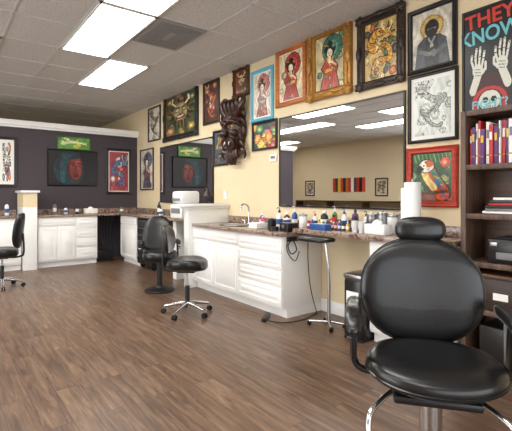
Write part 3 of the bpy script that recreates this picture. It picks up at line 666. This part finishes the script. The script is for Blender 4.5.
# ---------------------------------------------------------------- counter objects
def faucet(name,loc,rz=0):
    b=B(name,loc,rz); b.lathe([(.028,0),(.028,.01),(.018,.02),(.015,.05)],'chrome',seg=16)
    b.tube([(0,0,.03),(0,0,.2),(0,-.02,.26),(0,-.08,.285),(0,-.13,.25),(0,-.14,.2)],.012,'chrome')
    for s_ in(-1,1): b.lathe([(.02,0),(.02,.01),(.012,.03),(.012,.05)],'chrome',c=(s_*.09,0,0),seg=14); b.tube([(s_*.09,0,.05),(s_*.13,-.02,.06)],.008,'chrome',sub=3)
    b.box((0,0,.005),(.24,.05,.01),'chrome',.004); b.done()
faucet('gooseneck_faucet',(-4.62,3.42,CT+.001)); faucet('vanity_faucet',(XB+.12,.75,CT+.041),R90)
b=B('sink_basin',(-4.62,3.16,CT)); b.tube([(x,y,.009) for x,y,z in loop(.22,.15,.8,0)],.008,'steel',sub=1,closed=True,seg=8); b.cush((0,0,.005),(.215,.145,.004),'grey',.5,.8); b.done()
def bottle(name,x,y,z,r,h,m,cap='plastic',pump=False):
    b=B(name,(x,y,z+.001)); b.lathe([(r*.9,0),(r,.006),(r,h*.66),(r*.85,h*.75),(r*.35,h*.82),(r*.35,h*.86)],m,seg=18)
    b.lathe([(r*1.01,h*.2),(r*1.01,h*.5)],'paper' if m not in('plastic','paper') else 'blue',seg=18)
    b.lathe([(r*.42,h*.85),(r*.42,h*.97),(r*.3,h)],cap,seg=14)
    if pump: b.cyl((0,0,h*.98),(0,0,h*1.12),r*.12,cap,seg=8); b.tube([(0,0,h*1.12),(0,-r*.5,h*1.14),(0,-r*1.1,h*1.1)],r*.14,cap,seg=6,sub=3)
    b.done()
def jar(name,x,y,z,r,h,m,lid='steel'):
    b=B(name,(x,y,z+.001)); b.lathe([(r*.92,0),(r,.006),(r,h*.82),(r*.9,h*.85)],m,seg=20); b.lathe([(r*.98,h*.84),(r*1.0,h*.86),(r*.98,h*.96),(r*.25,h*.98),(r*.2,h*1.05)],lid,seg=20); b.done()
bottle('soap_bottle',-4.3,3.4,CT,.033,.17,'blue',pump=True); bottle('lotion_bottle',-4.2,3.33,CT,.03,.14,'pink')
bottle('spray_bottle',-3.95,3.4,CT,.038,.22,'plastic','fblack',True); bottle('peroxide_bottle',-3.83,3.42,CT,.04,.2,'amber','plastic'); bottle('glass_cleaner_bottle',-3.7,3.43,CT,.036,.24,'blue','plastic',True)
jar('ointment_jar',-3.78,3.14,CT,.05,.13,'fblack','fblack'); jar('petroleum_jelly_jar',-3.65,3.26,CT,.045,.14,'blue','plastic'); jar('cotton_swab_jar',-3.52,3.4,CT,.05,.19,'plastic','steel')
b=B('tape_roll',(-3.62,3.03,CT+.001)); b.lathe([(.03,0),(.06,0),(.06,.05),(.03,.05)],'fblack',seg=20); b.done()
b=B('tattoo_power_supply'); b.box((-3.46,3.12,CT+.051),(.14,.16,.1),'fblack',.008); b.cyl((-3.46,3.04,CT+.06),(-3.46,3.028,CT+.06),.022,'steel',seg=16); b.done()
b=B('folded_towels'); 
for k in range(3): b.box((-4.02,3.12,CT+.013+.024*k),(.16,.18,.022),'cloth',.008)
b.done()
xs=-3.28; k=0
for nm,m,cap in (('disinfectant_bottle','plastic','redp'),('witch_hazel_bottle','amber','fblack'),('shading_ink_bottle','fblack','plastic'),('green_soap_bottle','green','plastic'),('red_ink_bottle','redp','fblack'),('wash_bottle','plastic','grey'),('rubbing_alcohol_bottle','plastic','blue'),('purple_ink_bottle','purple','fblack'),('black_ink_bottle','fblack','fblack'),('sanitizer_bottle','plastic','fblack')):
    bottle(nm,xs,3.44 if k%2 else 3.35,.98,.029+.006*(k%3),.15+.06*((k*5)%4)/3,m,cap,pump=(k%3==0)); xs+=.07; k+=1
for i in range(11):
    bottle('pigment_bottle',-3.28+.055*i,3.25,.98,.017,.095,['redp','blue','fblack','yellow','green','purple','amber'][i%7],'fblack' if i%2 else 'plastic')
for i,m in enumerate(('steel','steel','plastic','steel')):
    jar('steel_canister' if m=='steel' else 'cotton_ball_jar',-2.55+i*.12,3.4,.98,.055,.18+.02*(i%2),m)
b=B('tissue_box'); b.box((-2.34,3.2,.981+.045),(.22,.11,.09),'plastic',.006); b.cush((-2.34,3.2,1.08),(.05,.03,.035),'cloth',1,.8); b.done()
b=B('glove_box'); b.box((-3.0,3.14,.981+.03),(.22,.1,.06),'blue',.004); b.box((-3.0,3.14,.981+.062),(.1,.04,.004),'plastic'); b.done()
b=B('paper_cups'); 
for k in range(2):
    for j in range(4): b.lathe([(.024,0),(.034,.06),(.036,.062)],'plastic',c=(-2.6+.08*k,3.2,.981+.016*j),seg=16)
b.done()
b=B('paper_towel_roll',(-2.03,3.27,.98)); b.lathe([(.085,0),(.085,.012),(.02,.018)],'steel'); b.cyl((0,0,.01),(0,0,.5),.009,'steel'); b.lathe([(.02,.02),(.07,.02),(.071,.03),(.071,.46),(.069,.47),(.02,.47)],'cloth',seg=36)
b.box((-.035,-.06,.22),(.07,.004,.4),'cloth',.001,rot=Matrix.Rotation(.3,4,'Z')); b.done()
# armrest stand beneath the desk edge
b=B('tattoo_armrest_stand',(-2.92,3.14,0))
b.tube([(.04,0,.06),(.04,0,.5),(.0,-.0,.8),(-.02,0,.895)],.013,'chrome'); b.cyl((.04,0,.05),(.04,0,.45),.018,'chrome')
b.tube([(-.14,-.1,.045),(.04,0,.06),(.16,-.1,.045)],.012,'chrome',sub=1); b.tube([(-.12,.12,.045),(.04,0,.06),(.16,.1,.045)],.012,'chrome',sub=1)
for x,y in((-.14,-.1),(.16,-.1),(-.12,.12),(.16,.1)): b.cyl((x-.01,y,.024),(x+.01,y,.024),.024,'rub',seg=14)
b.cush((-.03,-.12,.895),(.2,.12,.026),'vinyl',.5,.5); b.done()
b=B('waste_bin',(-2.49,3.17,0)); b.box((0,0,.29),(.22,.28,.56),'fblack',.03); b.box((0,0,.585),(.23,.29,.05),'steel',.02); b.box((0,-.142,.38),(.14,.004,.14),'plastic',.001); b.box((0,-.15,.03),(.08,.05,.015),'steel',.004)
b.box((0,0,.01),(.21,.27,.02),'rub',.004); b.done()
b=B('power_cords'); 
b.tube([(-3.345,3.1,.88),(-3.34,3.0,.8),(-3.345,3.05,.7),(-3.335,3.12,.74),(-3.34,3.08,.84)],.006,'rub'); b.tube([(-3.345,3.0,.88),(-3.335,2.98,.74),(-3.34,3.1,.62),(-3.335,3.16,.72)],.005,'rub'); b.tube([(-3.34,3.3,.9),(-3.32,3.28,.6),(-3.3,3.3,.3),(-3.25,3.35,.02)],.005,'rub')
b.box((-3.35,3.08,.86),(.035,.16,.05),'fblack',.006); b.done()
b=B('power_strip'); b.box((-3.5,2.82,.02),(.05,.26,.04),'fblack',.006,rot=Matrix.Rotation(.7,4,'Z')); b.tube([(-3.4,2.75,.02),(-3.25,2.85,.012),(-3.2,3.1,.012),(-3.3,3.4,.012)],.006,'rub'); b.done()
b=B('cable_bundle'); 
for k in range(5): b.tube([(-8.6+.05*k,2.62+.05*k,.92),(-8.58,2.6+.06*k,.55),(-8.5+.03*k,2.66+.04*k,.25),(-8.45,2.6+.06*k,.012)],.009,'rub')
b.box((-8.7,2.72,.11),(.2,.3,.22),'fblack',.01); b.done()
b=B('label_printer',(-5.95,3.15,CT+.041)); b.box((0,0,.11),(.4,.36,.22),'plastic',.025); b.box((0,0,.33),(.36,.32,.2),'plastic',.04); b.box((0,-.17,.3),(.24,.02,.04),'grey',.004); b.box((0,-.182,.12),(.3,.01,.08),'grey',.003); b.done()
b=B('desk_lamp',(-5.65,3.3,CT+.041)); b.lathe([(.07,0),(.07,.015),(.02,.03)],'dbrown'); b.tube([(0,0,.02),(.02,0,.34),(.1,-.02,.47),(.2,-.04,.44)],.014,'dbrown'); b.lathe([(.08,0),(.06,.05),(.02,.1)],'dbrown',c=(.2,-.04,.35)); b.done()
for i,(nm,x,y,m) in enumerate((('mist_bottle',-7.0,3.2,'plastic'),('red_soap_bottle',-6.7,3.3,'redp'),('black_soap_bottle',-7.4,3.35,'fblack'),('cleaner_bottle',-8.75,2.0,'plastic'),('shampoo_bottle',-8.7,2.2,'fblack'),('mouthwash_bottle',-8.75,1.8,'grey'),('hand_lotion_bottle',-8.72,3.1,'grey'),('hand_soap_bottle',-8.7,.2,'plastic'),('toner_bottle',-8.75,1.0,'plastic'))):
    bottle(nm,x,y,CT+.04,.035,.14+.05*(i%3),m,'fblack')
b=B('facial_tissue_box'); b.box((-8.68,2.45,CT+.041+.05),(.14,.24,.1),'paper',.006); b.cush((-8.68,2.45,CT+.145),(.03,.05,.03),'cloth',1,.8); b.done()
def wallplate(name,u,v,w,h,extra):
    x,z=wp(u,v); b=B(name,(x,YW-.001,z)); b.box((0,-.01,0),(w,.02,h),'plastic',.005)
    if extra: b.box((0,-.022,.01),(w*.6,.006,h*.35),'grey',.002)
    else: b.box((0,-.023,0),(.02,.008,.04),'plastic',.002)
    b.done()
wallplate('thermostat',274,158,.14,.1,True); wallplate('light_switch',226,195,.08,.12,False)
b=B('striped_blanket_hanging'); 
st=['redp','dbrown','yellow','tred','fblack','orange','redp','paper','brown','redp','fblack','tred']
for k_,m in enumerate(st): b.bb(-10.4+.12*k_,-10.28+.12*k_,Y0+.001,Y0+.02,1.45,1.95,m)
b.done()
arts=[face((200,190,170),[(150,60,40),(60,80,110)],(190,160,120),30,40,56),dragon((190,180,150),[(150,60,40),(60,80,110)],(90,120,80),31,40,56)]
for i,(x,z,w,h) in enumerate(((-11.6,1.6,.5,.6),(-8.3,1.6,.5,.6))):
    framed('gallery_print',(x,Y0+.001,z),w,h,arts[i%3],['fblack','brown','gold'][i%3],bd=.05,rz=math.pi,matb=.03)
b=B('low_bookshelf'); b.bb(-12.0,-7.2,Y0+.02,Y0+.4,0,.06,'brown'); 
for x in (-12,-10.4,-8.8,-7.24): b.bb(x,x+.04,Y0+.02,Y0+.4,.06,1.1,'brown')
for z in (.4,.75,1.1): b.bb(-12,-7.2,Y0+.02,Y0+.4,z,z+.04,'brown')
b.done()
# ---------------------------------------------------------------- lights, world, camera
def area(name,loc,rot,sx,sy,p,c):
    l=bpy.data.lights.new(name,'AREA'); l.shape='RECTANGLE'; l.size=sx; l.size_y=sy; l.energy=p; l.color=c
    o=bpy.data.objects.new(name,l); o.location=loc; o.rotation_euler=rot; scene.collection.objects.link(o)
area('daylight_left',(-3.8,Y0-.2,1.55),(math.radians(90),0,0),5.4,2.3,260,(.95,.97,1))
area('daylight_front',(X1+.2,-.3,1.55),(math.radians(90),0,math.radians(90)),5.6,2.3,150,(.95,.97,1))
w=bpy.data.worlds.new('World'); scene.world=w; w.use_nodes=True; bg=w.node_tree.nodes['Background']
sky=w.node_tree.nodes.new('ShaderNodeTexSky'); sky.sky_type='HOSEK_WILKIE'
w.node_tree.links.new(sky.outputs[0],bg.inputs[0]); bg.inputs[1].default_value=.8
cam=bpy.data.cameras.new('camera'); co=bpy.data.objects.new('camera',cam); scene.collection.objects.link(co)
cam.sensor_width=36; cam.lens=36*F/512; cam.shift_y=-(215.5-HOR)/512; cam.clip_start=.05
co.location=(0,0,H); co.rotation_euler=(R90,0,ang-R90)
scene.camera=co
scene.view_settings.view_transform='Standard'; scene.view_settings.look='None'; scene.view_settings.exposure=0
